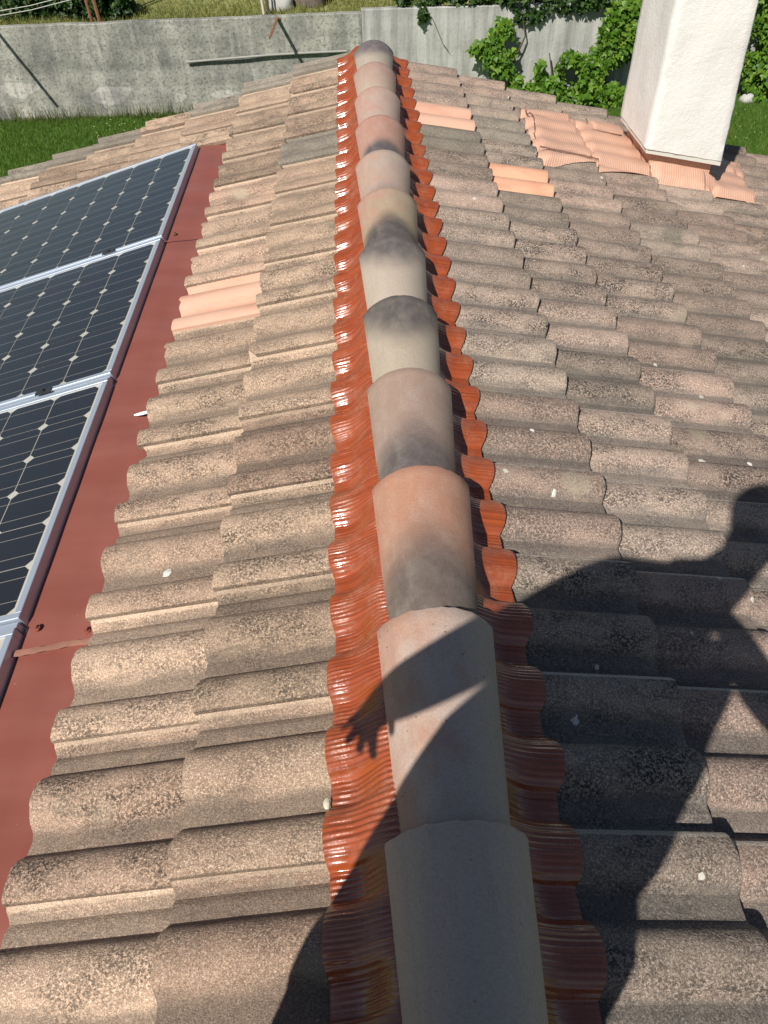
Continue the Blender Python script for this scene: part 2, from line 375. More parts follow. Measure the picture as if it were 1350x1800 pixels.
# tile shape ------------------------------------------------------------
H_ROLL, HW, TH, TILT = .035, .053, .016, .030 / .30
BASE = -.018
def h_phase(ph_):              # ph_: distance along the ridge measured from a lip, in nominal metres, crest at .035 (mod .15)
    d = abs((ph_ - .035 + .075) % .15 - .075)
    if d >= HW: return -.0012 * (1 - ((.075 - d) / (.075 - HW)) ** 2) * 0
    q = d / HW
    return H_ROLL * ((1 - q ** 2.3) ** .82 * (1 - .25 * ss(.75, 1, q)))
def tile_mesh(name, seed, length=.36, v1=.33, under=True, single=False):
    rr = random.Random(seed)
    vs_ = []
    x = 0.0
    while x < v1 - 1e-6: vs_.append(x); x += .0075
    vs_.append(v1)
    xs = [0, .0025, .008, .05, .12, .2, .30, length]
    amp = .0014
    off = Vector((seed * 7.1, seed * 3.3, 0))
    top = []; bot = []
    for v in vs_:
        h = h_phase(v)
        if single: h = h_phase(v) if v < .14 else h_phase(v) - .004
        elif under and v > .262: h -= .0095 * ss(.262, .286, v)
        rt = []; rb = []
        edge = .0035 * mnoise.noise(Vector((v * 40, seed * 5.3, 1)))
        if seed in (3, 6): edge += .020 * max(0, 1 - abs(v - (.0 if seed == 3 else .29)) / .022)
        if seed == 7: edge += .010 * max(0, 1 - abs(v - .17) / .016)
        for i, xx in enumerate(xs):
            n = BASE + h - xx * TILT + amp * mnoise.noise(Vector((xx * 9, v * 14, seed)) + off)
            if i == 0: n -= .0035
            if i == 1: n -= .0009
            if v < .009 and not single: n += .0016 * (1 if v > 0 else .2)
            xe = xx + (edge if i < 3 else 0)
            rt.append((xe, v, n)); rb.append((xe + (.001 if i == 0 else 0), v, BASE + h - xx * TILT - TH))
        top.append(rt); bot.append(rb)
    nv, nx = len(vs_), len(xs)
    V = [p for r in top for p in r] + [p for r in bot for p in r]; F = []
    o = nv * nx
    for i in range(nv - 1):
        for j in range(nx - 1):
            F.append((i * nx + j, i * nx + j + 1, (i + 1) * nx + j + 1, (i + 1) * nx + j))
            if j < 2 : F.append((o + i * nx + j, o + (i + 1) * nx + j, o + (i + 1) * nx + j + 1, o + i * nx + j + 1))
        F.append((i * nx, (i + 1) * nx, o + (i + 1) * nx, o + i * nx))
    for j in range(nx - 1):
        F.append((j, o + j, o + j + 1, j + 1)); e = (nv - 1) * nx
        F.append((e + j, e + j + 1, o + e + j + 1, o + e + j))
    return mesh(name, V, F, None, 38)
def with_mat(me, mat):
    c = me.copy(); c.materials.clear(); c.materials.append(mat); return c
base_t = [tile_mesh('roof_tile', s) for s in (1, 2, 4, 5, 8, 9, 3, 6, 7)]
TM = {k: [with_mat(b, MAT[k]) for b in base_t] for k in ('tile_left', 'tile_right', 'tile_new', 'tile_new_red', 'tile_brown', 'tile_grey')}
one_roll = with_mat(tile_mesh('verge_tile', 9, v1=.165, single=True), MAT['tile_grey'])
one_roll_tan = with_mat(tile_mesh('verge_tile', 10, v1=.165, single=True), MAT['tile_left'])

lipsL = {i: .476 + .3 * i for i in range(-6, 11)}; lipsL.update({11: 3.79, 12: 4.13, 13: 4.46, 14: 4.785})
u0L, gL = .451, .3076
def place_tile(parent, side, me, u, lip, width, jit=1.0):
    o = bpy.data.objects.new('roof_tile', me)
    ju = random.uniform(-.004, .004) * jit; jn = random.uniform(0, .0022); jr = random.uniform(-.006, .006) * jit
    sc = width / .3
    if side == 'L':
        o.location = (-(u + ju), lip, jn); o.rotation_euler = (0, 0, jr); o.scale = (1, sc, 1)
    else:
        o.location = (u + ju, lip, jn); o.rotation_euler = (0, 0, math.pi + jr); o.scale = (1, sc, 1)
    link(o, parent); return o
PANEL_U1 = 2.60
for k in range(0, 10):
    u = u0L + gL * k
    for i in range(-6, 14):
        if 2 <= k <= 7 and i < 12: continue
        if k >= 2 and i == 12:
            if k <= 7:
                o = place_tile(slopeL, 'L', one_roll_tan, u, 4.155, .33)
                continue
        w = lipsL[i + 1] - lipsL[i]
        mt = 'tile_left'
        if k == 1 and i == 6: mt = 'tile_new'
        elif random.random() < .07: mt = 'tile_grey'
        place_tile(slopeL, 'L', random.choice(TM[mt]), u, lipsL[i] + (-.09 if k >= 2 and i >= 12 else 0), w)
    dv = -.09 if k >= 2 else 0
    o = place_tile(slopeL, 'L', one_roll if k not in (3,) else one_roll_tan, u, 4.785 - .002 + dv, .3); o.location.z += .004
# right: trough j at vR(j); tile covers rolls (odd, even); its lip lies .11 beyond trough of the even roll
def vR(j):
    if j <= 17: return 1.301 + .15 * j
    return {18: 4.02, 19: 4.185, 20: 4.36, 21: 4.54, 22: 4.705, 23: 4.87}[j]
uR = [.497, .780, 1.097, 1.418]; uR += [1.418 + .307 * i for i in range(1, 8)]
for k, u in enumerate(uR):
    for e in range(-16, 23, 2):                    # even roll index
        lip = vR(e) + .11 * (vR(e + 1) - vR(e)) / .15
        wid = vR(e + 1) - vR(e - 1)
        mt = 'tile_right'
        if (k, e) == (0, 18): mt = 'tile_new'
        elif (k, e) == (1, 14): mt = 'tile_new_red'
        elif (k, e) == (3, 20): mt = 'tile_brown'
        elif random.random() < .06: mt = 'tile_grey'
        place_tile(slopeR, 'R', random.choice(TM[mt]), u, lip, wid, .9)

def hL(v):                                          # roll height of the left slope at v
    ks = sorted(lipsL); i = max([q for q in ks if lipsL[q] <= v] or [ks[0]])
    w = lipsL.get(i + 1, lipsL[i] + .3) - lipsL[i]; return h_phase((v - lipsL[i]) / w * .3)
def hR(v):
    if v <= vR(17): j = (v - 1.301) / .15
    else:
        q = 17
        while q < 22 and vR(q + 1) < v: q += 1
        j = q + (v - vR(q)) / (vR(q + 1) - vR(q))
    return h_phase((j % 1.0) * .15 + .035 - .075)

# ------------------------------------------------------------------ pleated ridge flashing (two lengths)
def ridge_flashing(v0, v1, lift, seed):
    rr = random.Random(seed); vs_ = []; v = v0
    dv = .0021
    while v < v1: vs_.append(v); v += dv
    # irregular pleats: accumulate phase with jittered period
    ph_ = 0; pl = []; per = .0085
    for q in vs_:
        per += (.0085 - per) * .02 + rr.uniform(-.0004, .0004); per = min(.012, max(.006, per)); ph_ += dv / per; pl.append(ph_)
    tl = [0, .12, .25, .38, .5, .62, .74, .85, .94, 1]
    P = []
    for q, p in zip(vs_, pl):
        row = []
        for side in (-1, 1):
            hh = hL(q) if side < 0 else hR(q)
            hh = hh * .86 + H_ROLL * .14
            ue = .006 * mnoise.noise(Vector((q * 2.7, side * 4, seed))) + (.186 if side < 0 else .205) + (.003 if side < 0 else .013) * hh / H_ROLL + .004 * mnoise.noise(Vector((q * 7, side, seed))) + (0 if side < 0 else .012 * ss(1.6, .6, q))
            u_low = .451 if side < 0 else .497
            pts = []
            for t in tl:
                u = .062 + (ue - .062) * t
                tile_n = BASE + hh - (u_low - u) * TILT + .0055
                n = .016 * (1 - ss(0, .74, t)) + tile_n * ss(0, .74, t) + .002
                if side < 0: n += .004 * math.sin(math.pi * t)
                am = .0016 + .0011 * mnoise.noise(Vector((q * 22, t * 2.2 + side * 3, seed)))
                am *= (1 - .35 * t) * (1.15 if side < 0 else .8)
                skew = .35 * math.sin(q * 21 + t * 2) + 1.6 * mnoise.noise(Vector((q * 9, t * 1.7, side * 5 + seed)))
                n += am * math.sin(2 * math.pi * p + skew) + (.0034 if side < 0 else .002) * mnoise.noise(Vector((q * 30, t * 3.5, seed + side * 9))) + (.0012 if side < 0 else .0004) * mnoise.noise(Vector((q * 95, t * 9, seed))) + lift
                if t == 1: n -= .0015
                pts.append((side * (u * cr + n * sr), q, Z0 - u * sr + n * cr))
            row.append(pts)
        L_ = row[0][::-1]; R_ = row[1]
        P.append(L_ + [(0, q, Z0 + .012 + lift)] + R_)
    me = grid_mesh('ridge_flashing', P, MAT['ridge_flash'], 179, flip=True)
    o = ph(obj('ridge_flashing', me)); return o
f1 = ridge_flashing(3.215, 4.862, 0, 1); f2 = ridge_flashing(-1.3, 3.238, .0035, 2)
for o in (f1, f2): o['label'] = 'glossy red pleated flashing strip moulded over the tiles beneath the ridge'

# ------------------------------------------------------------------ ridge tiles
def ridge_tile_mesh(name, mat, seed):
    L = .45; th = .012; NS = 22; ys = [0, .004, .05, .12, .2, .28, .36, .42, .446, L]
    V = []; F = []
    for layer in (0, 1):
        for iy, y in enumerate(ys):
            t = y / L; hw = .080 + (.1065 - .080) * t; top = -.026 + .026 * t; sag = .058 + .006 * t
            R = (hw * hw + sag * sag) / (2 * sag); am = math.asin(min(1, hw / R))
            for k in range(NS + 1):
                a = -am + 2 * am * k / NS; r = R - (th if layer else 0)
                if not layer and iy in (0, len(ys) - 1): r -= .0025
                w = .0007 * mnoise.noise(Vector((a * 3, y * 9, seed)))
                ye = y + (.0030 * mnoise.noise(Vector((a * 9, seed, 2))) if iy >= len(ys) - 2 else 0) + (.0015 * mnoise.noise(Vector((a * 30, seed, 7))) if iy >= len(ys) - 2 else 0)
                V.append(((r + w) * math.sin(a), ye, top - R + (r + w) * math.cos(a)))
    n = NS + 1; o = n * len(ys)
    for i in range(len(ys) - 1):
        for k in range(NS):
            F.append((i * n + k, i * n + k + 1, (i + 1) * n + k + 1, (i + 1) * n + k)); F.append((o + i * n + k, o + (i + 1) * n + k, o + (i + 1) * n + k + 1, o + i * n + k + 1))
    e = (len(ys) - 1) * n
    for k in range(NS):
        F.append((k, o + k, o + k + 1, k + 1)); F.append((e + k, e + k + 1, o + e + k + 1, o + e + k))
    for i in range(len(ys) - 1):
        F.append((i * n, (i + 1) * n, o + (i + 1) * n, o + i * n)); q = i * n + NS; F.append((q, o + q, o + q + n, q + n))
    return mesh(name, V, F, mat, 40)
pink, beige, cream, grey, dkg, lav = (.46, .29, .22), (.47, .37, .29), (.50, .44, .31), (.40, .34, .31), (.155, .135, .13), (.43, .34, .32)
# (far edge y, x, far, near, band, p0, p1, speck, blush)
RT = [(.085, .02, (.49, .375, .30), (.48, .38, .305), grey, .2, 0, .15, None),
      (.467, .0205, (.50, .38, .305), (.49, .39, .31), (.45, .36, .29), .2, 0, .35, None),
      (.853, .0215, (.47, .36, .295), (.45, .36, .30), (.41, .34, .29), .2, -.1, .95, (.42, .24, .17)),
      (1.236, .020, (.44, .215, .135), (.37, .215, .15), (.125, .095, .08), .80, .40, .1, None),
      (1.604, .0165, (.34, .23, .175), (.30, .22, .18), (.10, .082, .078), .68, .34, .1, None),
      (1.962, .018, (.40, .33, .255), (.43, .36, .27), (.10, .085, .078), .40, .74, .05, None),
      (2.332, .0125, (.43, .35, .28), (.47, .39, .31), (.11, .095, .09), .48, .82, .05, None),
      (2.716, .0115, (.40, .285, .20), (.33, .275, .15), (.085, .07, .065), .68, .42, .05, (.43, .25, .18)),
      (3.074, .008, (.42, .33, .27), (.42, .29, .225), (.22, .185, .175), .50, .15, .05, (.44, .28, .21)),
      (3.475, .0115, (.44, .23, .17), (.40, .245, .185), (.095, .08, .08), .56, .34, .05, None),
      (3.860, .0105, (.46, .31, .25), (.44, .34, .275), (.38, .28, .23), .3, .1, .05, (.46, .26, .2)),
      (4.252, .0115, (.40, .24, .19), (.48, .39, .29), (.40, .32, .25), .3, .1, .05, None),
      (4.655, .0155, (.36, .30, .24), (.44, .37, .29), (.13, .11, .115), .40, .74, .05, None),
      (-.295, .02, lav, lav, grey, .2, 0, .15, None), (-.675, .02, beige, pink, grey, .2, 0, .15, None), (-1.05, .02, lav, beige, grey, .2, 0, .15, None)]
for i, (yf, x, fa, ne, ba, p0, p1, sp, bl) in enumerate(RT):
    mt = ridge_mat('ridge_clay', fa, ne, ba, p0, p1, sp, bl)
    o = obj('ridge_tile', ridge_tile_mesh('ridge_tile', mt, i * 3.7))
    o.location = (x, yf - .45, Z0 + .0794); o.rotation_euler = (-.004, random.uniform(-.012, .012), random.uniform(-.008, .008)); ph(o)
# end stop behind the last ridge tile: small mortar fill
mb = MB(); n = 12
V = [(.0155, 4.66, Z0 - .02)]; 
rim = [(.0155 + .088 * math.cos(math.pi * k / n), 4.662, Z0 + .0 + .068 * math.sin(math.pi * k / n)) for k in range(n + 1)]
rim2 = [(x, 4.70, z - .006) for x, y, z in rim]
mb.add(rim + rim2, [tuple(range(n + 1))[::-1], tuple(range(n + 1, 2 * n + 2))] + [(k, k + 1, n + 2 + k, n + 1 + k) for k in range(n)] + [(0, n + 1, 2 * n + 1, n)])
ph(mb.build('ridge_end_mortar', MAT['rock']))

# ------------------------------------------------------------------ red metal tray round the panels
def tray():
    P = []; nv = 170
    us = [.74, .755, .80, .85, .90, .96, 1.2, 1.6, 2.0, 2.4, 2.60]
    for i in range(nv):
        v = -1.28 + (4.175 + 1.28) * i / (nv - 1); row = []
        for u in us:
            n = -.046 + .0045 * math.cos(2 * math.pi * (v - .2) / .305) * (1 - ss(.80, .90, u)) + .0015 * mnoise.noise(Vector((u * 4, v * 5, 2)))
            n += .034 * ss(.79, .93, u)
            if u < .75: n -= .01
            row.append((-u, v, n))
        P.append(row)
    me = grid_mesh('metal_flashing', P, MAT['red_sheet'], 60)
    o = obj('metal_flashing', me, slopeL); o['label'] = 'dark red painted metal sheet running beside the solar panels'
    return o
tr = tray()
for vj in (1.045, 3.075):                                # sheet joints with sealant and screws
    big = vj < 2
    mb = MB(); pts = []
    n = 14
    for i in range(n + 1):
        u = .745 + .215 * i / n; w = (.0085 if big else .003) * (1 + .5 * mnoise.noise(Vector((u * 40, vj, 0))))
        pts.append((u, vj - .034 * ss(.79, .93, u) + .012 * (i / n) * 1.6 + .003 * mnoise.noise(Vector((u * 25, 4, vj))), w))
    V = [(-u, v + s * w, -.036 + .034 * ss(.79, .93, u) + (.0015 if big else .001) * (s == 0)) for u, v, w in pts for s in (-1, 0, 1)]
    F = [(3 * i + k, 3 * i + k + 1, 3 * i + k + 4, 3 * i + k + 3) for i in range(n) for k in range(2)]
    obj('sealant_strip', mesh('sealant_strip', V, F, MAT['sealant_tan'] if big else MAT['red_sheet'], 60), slopeL)
    for u in (.785, .90):
        mb = MB(); seg = 8
        def disc(r, z0, z1):
            mb.tube([(0, 0, z0), (0, 0, z1)], r, seg)
        disc(.009, -.002, .0015); disc(.0055, .0015, .008)
        o = mb.build('screw', MAT['rust'] if not big else MAT['red_sheet'], slopeL, None, (-u, vj + .035 + (u - .775) * .13, -.040 + .034 * ss(.79, .93, u)))

# ------------------------------------------------------------------ solar panels
PU0 = .933; NCU = 10; CP = .1585
PLEN = NCU * CP + .05
cellm = None
def cell_mesh():
    a, c, h = .0776, .0165, .0012
    pts = [(a, a - c), (a - c, a), (-a + c, a), (-a, a - c), (-a, -a + c), (-a + c, -a), (a - c, -a), (a, -a + c)]
    V = [(x, y, 0) for x, y in pts] + [(x, y, h) for x, y in pts]
    return mesh('cell', V, [tuple(range(8, 16))] + [(i, (i + 1) % 8, (i + 1) % 8 + 8, i + 8) for i in range(8)], MAT['cell'])
cellm = cell_mesh()
panels = [(3.072, 4.122, 'solar panel farthest from the viewer, next to the far verge tiles'),
          (2.092, 3.055, 'solar panel second from the far verge, between two silver joints'),
          (1.113, 2.067, 'solar panel third from the far verge, cut by the left edge'),
          (.15, 1.086, 'solar panel nearest the viewer, only its corner showing at the left edge')]
for pi, (v0, v1, lab) in enumerate(panels):
    root = empty('solar_panel')
    root.matrix_world = Matrix.Translation((0, 0, Z0)) @ Matrix.Rotation(-ROOF, 4, 'Y') @ Matrix.Translation((-PU0 - PLEN / 2, (v0 + v1) / 2, -.020))
    tag(root, lab, 'solar panel', 'solar panels along the left slope')
    Wv = v1 - v0; hw, hl = Wv / 2, PLEN / 2; fw, t = .018, .040
    mb = MB()
    mb.box(-hl, hl, -hw, -hw + fw, 0, t); mb.box(-hl, hl, hw - fw, hw, 0, t)
    mb.box(hl - fw, hl, -hw + fw, hw - fw, 0, t - .0008); mb.box(-hl, -hl + fw, -hw + fw, hw - fw, 0, t - .0008)
    fr = mb.build('frame', MAT['alu'], root)
    bm = bmesh.new(); bm.from_mesh(fr.data); bmesh.ops.bevel(bm, geom=bm.edges[:], offset=.0012, segments=1, affect='EDGES'); bm.to_mesh(fr.data); bm.free()
    mb = MB(); mb.box(-hl + fw, hl - fw, -hw + fw, hw - fw, t - .012, t - .0065); mb.build('backsheet', MAT['backsheet'], root)
    cpv = (Wv - 2 * fw - .010) / 6; cs = cpv / CP
    for i in range(NCU):
        for j in range(6):
            c = bpy.data.objects.new('cell', cellm); c.location = (hl - fw - .009 - CP * (i + .5), (j - 2.5) * cpv, t - .0063); c.scale = (.995, cs, 1)
            link(c, root)
    for ux in (.24, 1.2):
        mb = MB(); x = hl - ux
        mb.box(x - .028, x + .028, -hw - .013, -hw + .010, t + .0005, t + .005); mb.tube([(x, -hw - .004, t + .005), (x, -hw - .004, t + .013)], .007, 6)
        mb.build('clamp', MAT['clamp'], root)
# rails under the panels' joints (silver)
for vj in (3.0635, 2.0795, 1.0995):
    mb = MB(); mb.box(-PU0 - PLEN + .03, -PU0 - .004, vj - .0075, vj + .0075, -.045, .012)
    o = mb.build('mounting_rail', MAT['alu']); o.matrix_world = Matrix.Translation((0, 0, Z0)) @ Matrix.Rotation(-ROOF, 4, 'Y')
    tag(o, {3.0635: 'silver rail in the joint between the two farthest solar panels', 2.0795: 'silver rail in the joint below the second solar panel', 1.0995: 'silver rail in the joint above the nearest solar panel corner'}[vj], 'rail', 'rails between solar panels')

# ------------------------------------------------------------------ chimney
chx0, chx1, chy0, chy1 = 1.332, 1.735, 3.905, 4.40
def zbot(x): return Z0 - .262 - .195 * (x - 1.332)
def chimney():
    ztop = Z0 + .95; P = []; seg = 9
    # ring points around (rounded, slightly bulging), many levels for uneven plaster
    def ring(t):
        x0 = chx0 + .004 * t; x1 = chx1 - .075 * t; y0 = chy0; y1 = chy1; pts = []
        r = .010
        cs = [(x0, y0), (x1, y0), (x1, y1), (x0, y1)]
        out = []
        for a in range(4):
            p, q = Vector(cs[a]), Vector(cs[(a + 1) % 4]); d = (q - p).normalized()
            for k in range(14):
                out.append(p + d * (r + (q - p).length * 0 + ((q - p).length - 2 * r) * k / 13))
        return out
    V = []; F = []; NL = 40; n = 56
    for l in range(NL + 1):
        t = l / NL
        for k, p in enumerate(ring(t)):
            zb = zbot(p.x); z = zb + (ztop - zb) * t
            d = .007 * mnoise.noise(Vector((p.x * 6, p.y * 6, z * 4))) + .0035 * mnoise.noise(Vector((p.x * 25, p.y * 25, z * 18)))
            c = Vector(((chx0 + chx1) / 2, (chy0 + chy1) / 2)); q = p + (p - c).normalized() * d
            V.append((q.x, q.y, z + (.004 * mnoise.noise(Vector((p.x * 30, p.y * 30, 0))) if l == 0 else 0)))
    for l in range(NL):
        for k in range(n):
            k2 = (k + 1) % n; F.append((l * n + k, l * n + k2, (l + 1) * n + k2, (l + 1) * n + k))
    F.append(tuple(range(n))[::-1]); F.append(tuple(NL * n + k for k in range(n)))
    o = ph(obj('chimney', mesh('chimney', V, F, MAT['plaster'], 50))); o['label'] = 'white plastered chimney shaft with peach flashing at its foot'
    return o
chim = chimney()
def kid(o, parent):
    o.parent = parent; return o
# drip band along the bottom edge of the plaster
mb = MB()
def band(p, q):
    V = []
    for (x, y) in (p, q): V += [(x, y, zbot(x) - .012), (x, y, zbot(x) + .003)]
    return V
d = .004
ring_ = [(chx0 - d + .01, chy0 - d + .01), (chx1 + d - .01, chy0 - d + .01), (chx1 + d - .01, chy1), (chx0 - d + .01, chy1)]
V = [(x, y, zbot(x) + z) for x, y in ring_ for z in (-.022, .002)]
mb.add(V, [(2 * i, 2 * ((i + 1) % 4), 2 * ((i + 1) % 4) + 1, 2 * i + 1) for i in range(4)] + [(6, 4, 2, 0)])
kid(mb.build('drip_edge', MAT['plaster_edge']), chim)
# recessed upstand wrapped in flashing
b0x, b1x, b0y, b1y = chx0 + .045, chx1 - .035, chy0 + .045, chy1 - .03
V = [(x, y, z) for x, y in ((b0x, b0y), (b1x, b0y), (b1x, b1y), (b0x, b1y)) for z in (Z0 - x * math.tan(ROOF) - .05, zbot(x) + .004)]
mb = MB(); mb.add(V, [(2 * i, 2 * ((i + 1) % 4), 2 * ((i + 1) % 4) + 1, 2 * i + 1) for i in range(4)])
kid(mb.build('upstand_flashing', MAT['patch']), chim)
# cap and pot above the frame
zt = Z0 + .95
mb = MB(); mb.box(chx0 - .05, chx1 - .02, chy0 - .05, chy1 + .05, zt - .002, zt + .06); kid(mb.build('cap', MAT['plaster_edge']), chim)
# conforming patch sheets: quads in roof coordinates (u,v)
def patch_sheet(corners, lift, seed, damp=.26, nu=34, nv=46, rise=None):
    (a, b, c_, d_) = corners; P = []
    for i in range(nu):
        s = i / (nu - 1); row = []
        for j in range(nv):
            t = j / (nv - 1)
            u = (a[0] * (1 - s) + b[0] * s) * (1 - t) + (d_[0] * (1 - s) + c_[0] * s) * t
            v = (a[1] * (1 - s) + b[1] * s) * (1 - t) + (d_[1] * (1 - s) + c_[1] * s) * t
            ed = .008 * mnoise.noise(Vector((s * 9, t * 9, seed))); v += ed * (abs(t - .5) * 2) ** 3; u += ed * (abs(s - .5) * 2) ** 3
            ul = min([q for q in uR if q >= u] or [uR[-1]]); drop = (ul - u) * TILT
            e_ = ss(0, .16, min(s, 1 - s, t, 1 - t)); dm = .96 + (damp - .96) * e_
            n = BASE + H_ROLL + .005 - dm * (H_ROLL - hR(v)) - drop * (.95 - .55 * e_) + lift + .005 * e_ * mnoise.noise(Vector((u * 11, v * 11, seed)))
            if rise: n += rise(u, v)
            if i in (0, nu - 1) or j in (0, nv - 1): n -= .003
            row.append((u, v, n))
        P.append(row)
    me = grid_mesh('patch_flashing', P, MAT['patch'], 60)
    o = bpy.data.objects.new('patch_flashing', me); link(o, chim)
    o.rotation_euler = (0, ROOF, 0); o.location = (0, 0, Z0)
    return o
patch_sheet([(.83, 4.44), (1.17, 4.54), (1.13, 3.80), (.785, 3.71)], .002, 1)
patch_sheet([(.805, 3.86), (1.10, 3.93), (1.105, 3.775), (.80, 3.70)], .005, 4, nu=24, nv=16)
patch_sheet([(1.13, 4.50), (1.50, 4.56), (1.455, 3.83), (1.085, 3.74)], .005, 2)
patch_sheet([(1.22, 4.50), (1.46, 4.53), (1.43, 4.36), (1.20, 4.30)], .009, 5, nu=20, nv=14)
patch_sheet([(1.41, 4.1), (1.80, 4.1), (1.792, 3.835), (1.435, 3.855)], .008, 3, .30, rise=lambda u, v: .035 * ss(3.88, 3.97, v))
patch_sheet([(1.77, 4.46), (2.13, 4.44), (2.02, 3.82), (1.772, 3.80)], .006, 6)
patch_sheet([(1.93, 4.46), (2.16, 4.44), (2.10, 4.18), (1.92, 4.16)], .010, 7, nu=16, nv=16)
# dark cracks of sealant along the patch edges
def crack(pts, w, seed):
    V = []; F = []; N = 40
    for i in range(N + 1):
        t = i / N * (len(pts) - 1); k = min(int(t), len(pts) - 2); fr_ = t - k
        u = pts[k][0] * (1 - fr_) + pts[k + 1][0] * fr_; v = pts[k][1] * (1 - fr_) + pts[k + 1][1] * fr_
        u += .006 * mnoise.noise(Vector((t * 6, seed, 0))); v += .008 * mnoise.noise(Vector((t * 6, seed, 5)))
        ww = w * (.6 + .9 * abs(mnoise.noise(Vector((t * 9, seed, 9)))))
        ul = min([q for q in uR if q >= u] or [uR[-1]]); n = BASE + H_ROLL + .007 - .6 * (H_ROLL - hR(v)) - (ul - u) * TILT * .4 + .0115
        V += [(u - ww * .4, v - ww, n - .004), (u, v, n + .002), (u + ww * .4, v + ww, n - .004)]
    for i in range(N):
        for k in range(2): F.append((3 * i + k, 3 * i + k + 1, 3 * i + k + 4, 3 * i + k + 3))
    o = bpy.data.objects.new('sealant_crack', mesh('sealant_crack', V, F, MAT['sealant_dark'], 60)); link(o, chim)
    o.rotation_euler = (0, ROOF, 0); o.location = (0, 0, Z0)
crack([(.80, 3.79), (.93, 3.79), (1.06, 3.79), (1.10, 3.775)], .006, 1)
crack([(1.20, 4.46), (1.195, 4.34), (1.24, 4.30), (1.36, 4.30), (1.45, 4.41)], .005, 2)
crack([(.84, 4.42), (.845, 4.30), (.86, 4.20), (.83, 4.10), (.82, 4.0)], .004, 3)

# ------------------------------------------------------------------ garden wall (two builds) and its things
def wall_seg(name, x0, x1, zt0, zt1, y0, y1, mat, label):
    nx, nz = 120, 16; P = []
    for i in range(nx + 1):
        x = x0 + (x1 - x0) * i / nx; top = zt0 + (zt1 - zt0) * i / nx + .02 * mnoise.noise(Vector((x * 1.5, 0, 1)))
        row = []
        for j in range(nz + 1):
            z = -.1 + (top + .1) * j / nz
            row.append((x, y0 + .018 * mnoise.noise(Vector((x * 1.1, z * 2.2, 5))) + (.012 * (math.sin(z * 9) > .93)), z))
        row.append((x, y0 + .02, top + .012)); row.append((x, y1, top)); row.append((x, y1, 0))
        P.append(row)
    me = grid_mesh(name, P, mat, 35, flip=True)
    bm = bmesh.new(); bm.from_mesh(me); bmesh.ops.holes_fill(bm, edges=[e for e in bm.edges if e.is_boundary]); bmesh.ops.recalc_face_normals(bm, faces=bm.faces[:]); bm.to_mesh(me); bm.free(); me.set_sharp_from_angle(angle=math.radians(35))
    return tag(obj(name, me), label, 'wall')
wall_seg('garden_wall', -16, .055, 1.60, 1.635, 17.0, 17.22, MAT['concrete'], 'long grey weathered concrete garden wall behind the lawn')
wall_seg('garden_wall', .062, 16, 1.69, 1.62, 17.0, 17.24, MAT['render_pale'], 'paler streaked garden wall section overgrown with vine')
# pipe fixed on the wall
mb = MB(); pts = [(-3.37, 16.94, .95), (-2.9, 16.945, .968), (-2.3, 16.94, .995), (-1.69, 16.945, 1.018), (-1.0, 16.945, 1.03), (-.25, 16.945, 1.035)]
mb.tube(pts, .021, 8); mb.tube([(-.25, 16.945, 1.035), (-.20, 16.97, 1.0), (-.20, 17.01, .98)], .018, 8)
tag(mb.build('wall_pipe', MAT['pipe'], None, 60), 'long thin grey pipe fixed across the concrete garden wall', 'pipe')
# cantilever fence arms on the wall top
def arm(x, L, dx, dz, label):
    r = empty('wall_bracket', (x, 17.0, 1.62)); tag(r, label, 'bracket', 'rusty brackets on the wall top')
    mb = MB(); 
    n = Vector((dx, -L, dz))
    for (ox, oz, w, h) in ((0, 0, .045, .008), (-.018, -.02, .008, .045)):
        a = Vector((ox, .15, oz)); b = Vector((ox + dx, -L, oz + dz))
        V = [(p.x + sx * w / 2, p.y, p.z + sz * h / 2) for p in (a, b) for sx, sz in ((-1, -1), (1, -1), (1, 1), (-1, 1))]
        mb.add(V, [(3, 2, 1, 0), (4, 5, 6, 7)] + [(i, (i + 1) % 4, (i + 1) % 4 + 4, i + 4) for i in range(4)])
    mb.build('arm', MAT['rust'], r)
    mb = MB(); mb.box(-.05, .05, -.02, .14, -.03, -.006); mb.build('base_plate', MAT['rust'], r)
arm(-1.52, 1.5, -.04, .03, 'rusty iron bracket jutting from the wall top above the pipe')
arm(-6.86, 1.22, 0.0, .03, 'rusty iron bracket at the left end, casting a long shadow on the wall')
# things behind the wall
def hz(x, y): return 1.52 + hill_z(x, y)
mb = MB(); mb.tube([(-1.80, 17.42, hz(-1.8, 17.4) - .2), (-1.86, 17.5, 2.1), (-1.95, 17.6, 3.4)], .028, 8); tag(mb.build('leaning_pole', MAT['galv'], None, 60), 'pale leaning pole behind the wall beside the bracket', 'pole')
mb = MB(); mb.tube([(-1.70, 17.44, hz(-1.7, 17.4) - .2), (-1.79, 17.55, 2.2), (-1.9, 17.7, 3.3)], .024, 8); tag(mb.build('leaning_pole', MAT['dark_pole'], None, 60), 'dark leaning pole behind the wall beside the pale one', 'pole')
for k, (x, w) in enumerate(((-5.13, .028), (-4.98, .035))):
    mb = MB(); mb.tube([(x + .03, 17.35, hz(x, 17.35) - .3), (x - .04, 17.4, 2.4), (x - .09, 17.45, 3.6)], w, 6)
    tag(mb.build('rusty_post', MAT['rust'], None), ('thinner rusty post, left of two in front of the dark hedge', 'thicker rusty post, right of two in front of the dark hedge')[k], 'post', 'rusty posts by the hedge')
for k, zz in enumerate((2.02, 1.95)):
    mb = MB(); mb.tube([(-9.5, 17.38, zz - .35), (-7.5, 17.37, zz - .28), (-6.2, 17.37, zz - .13), (-5.0, 17.38, zz + .08)], .007, 5)
    tag(mb.build('fence_wire', MAT['wire'], None, 60), ('upper pale wire stretched before the dark hedge', 'lower pale wire stretched before the dark hedge')[k], 'wire')
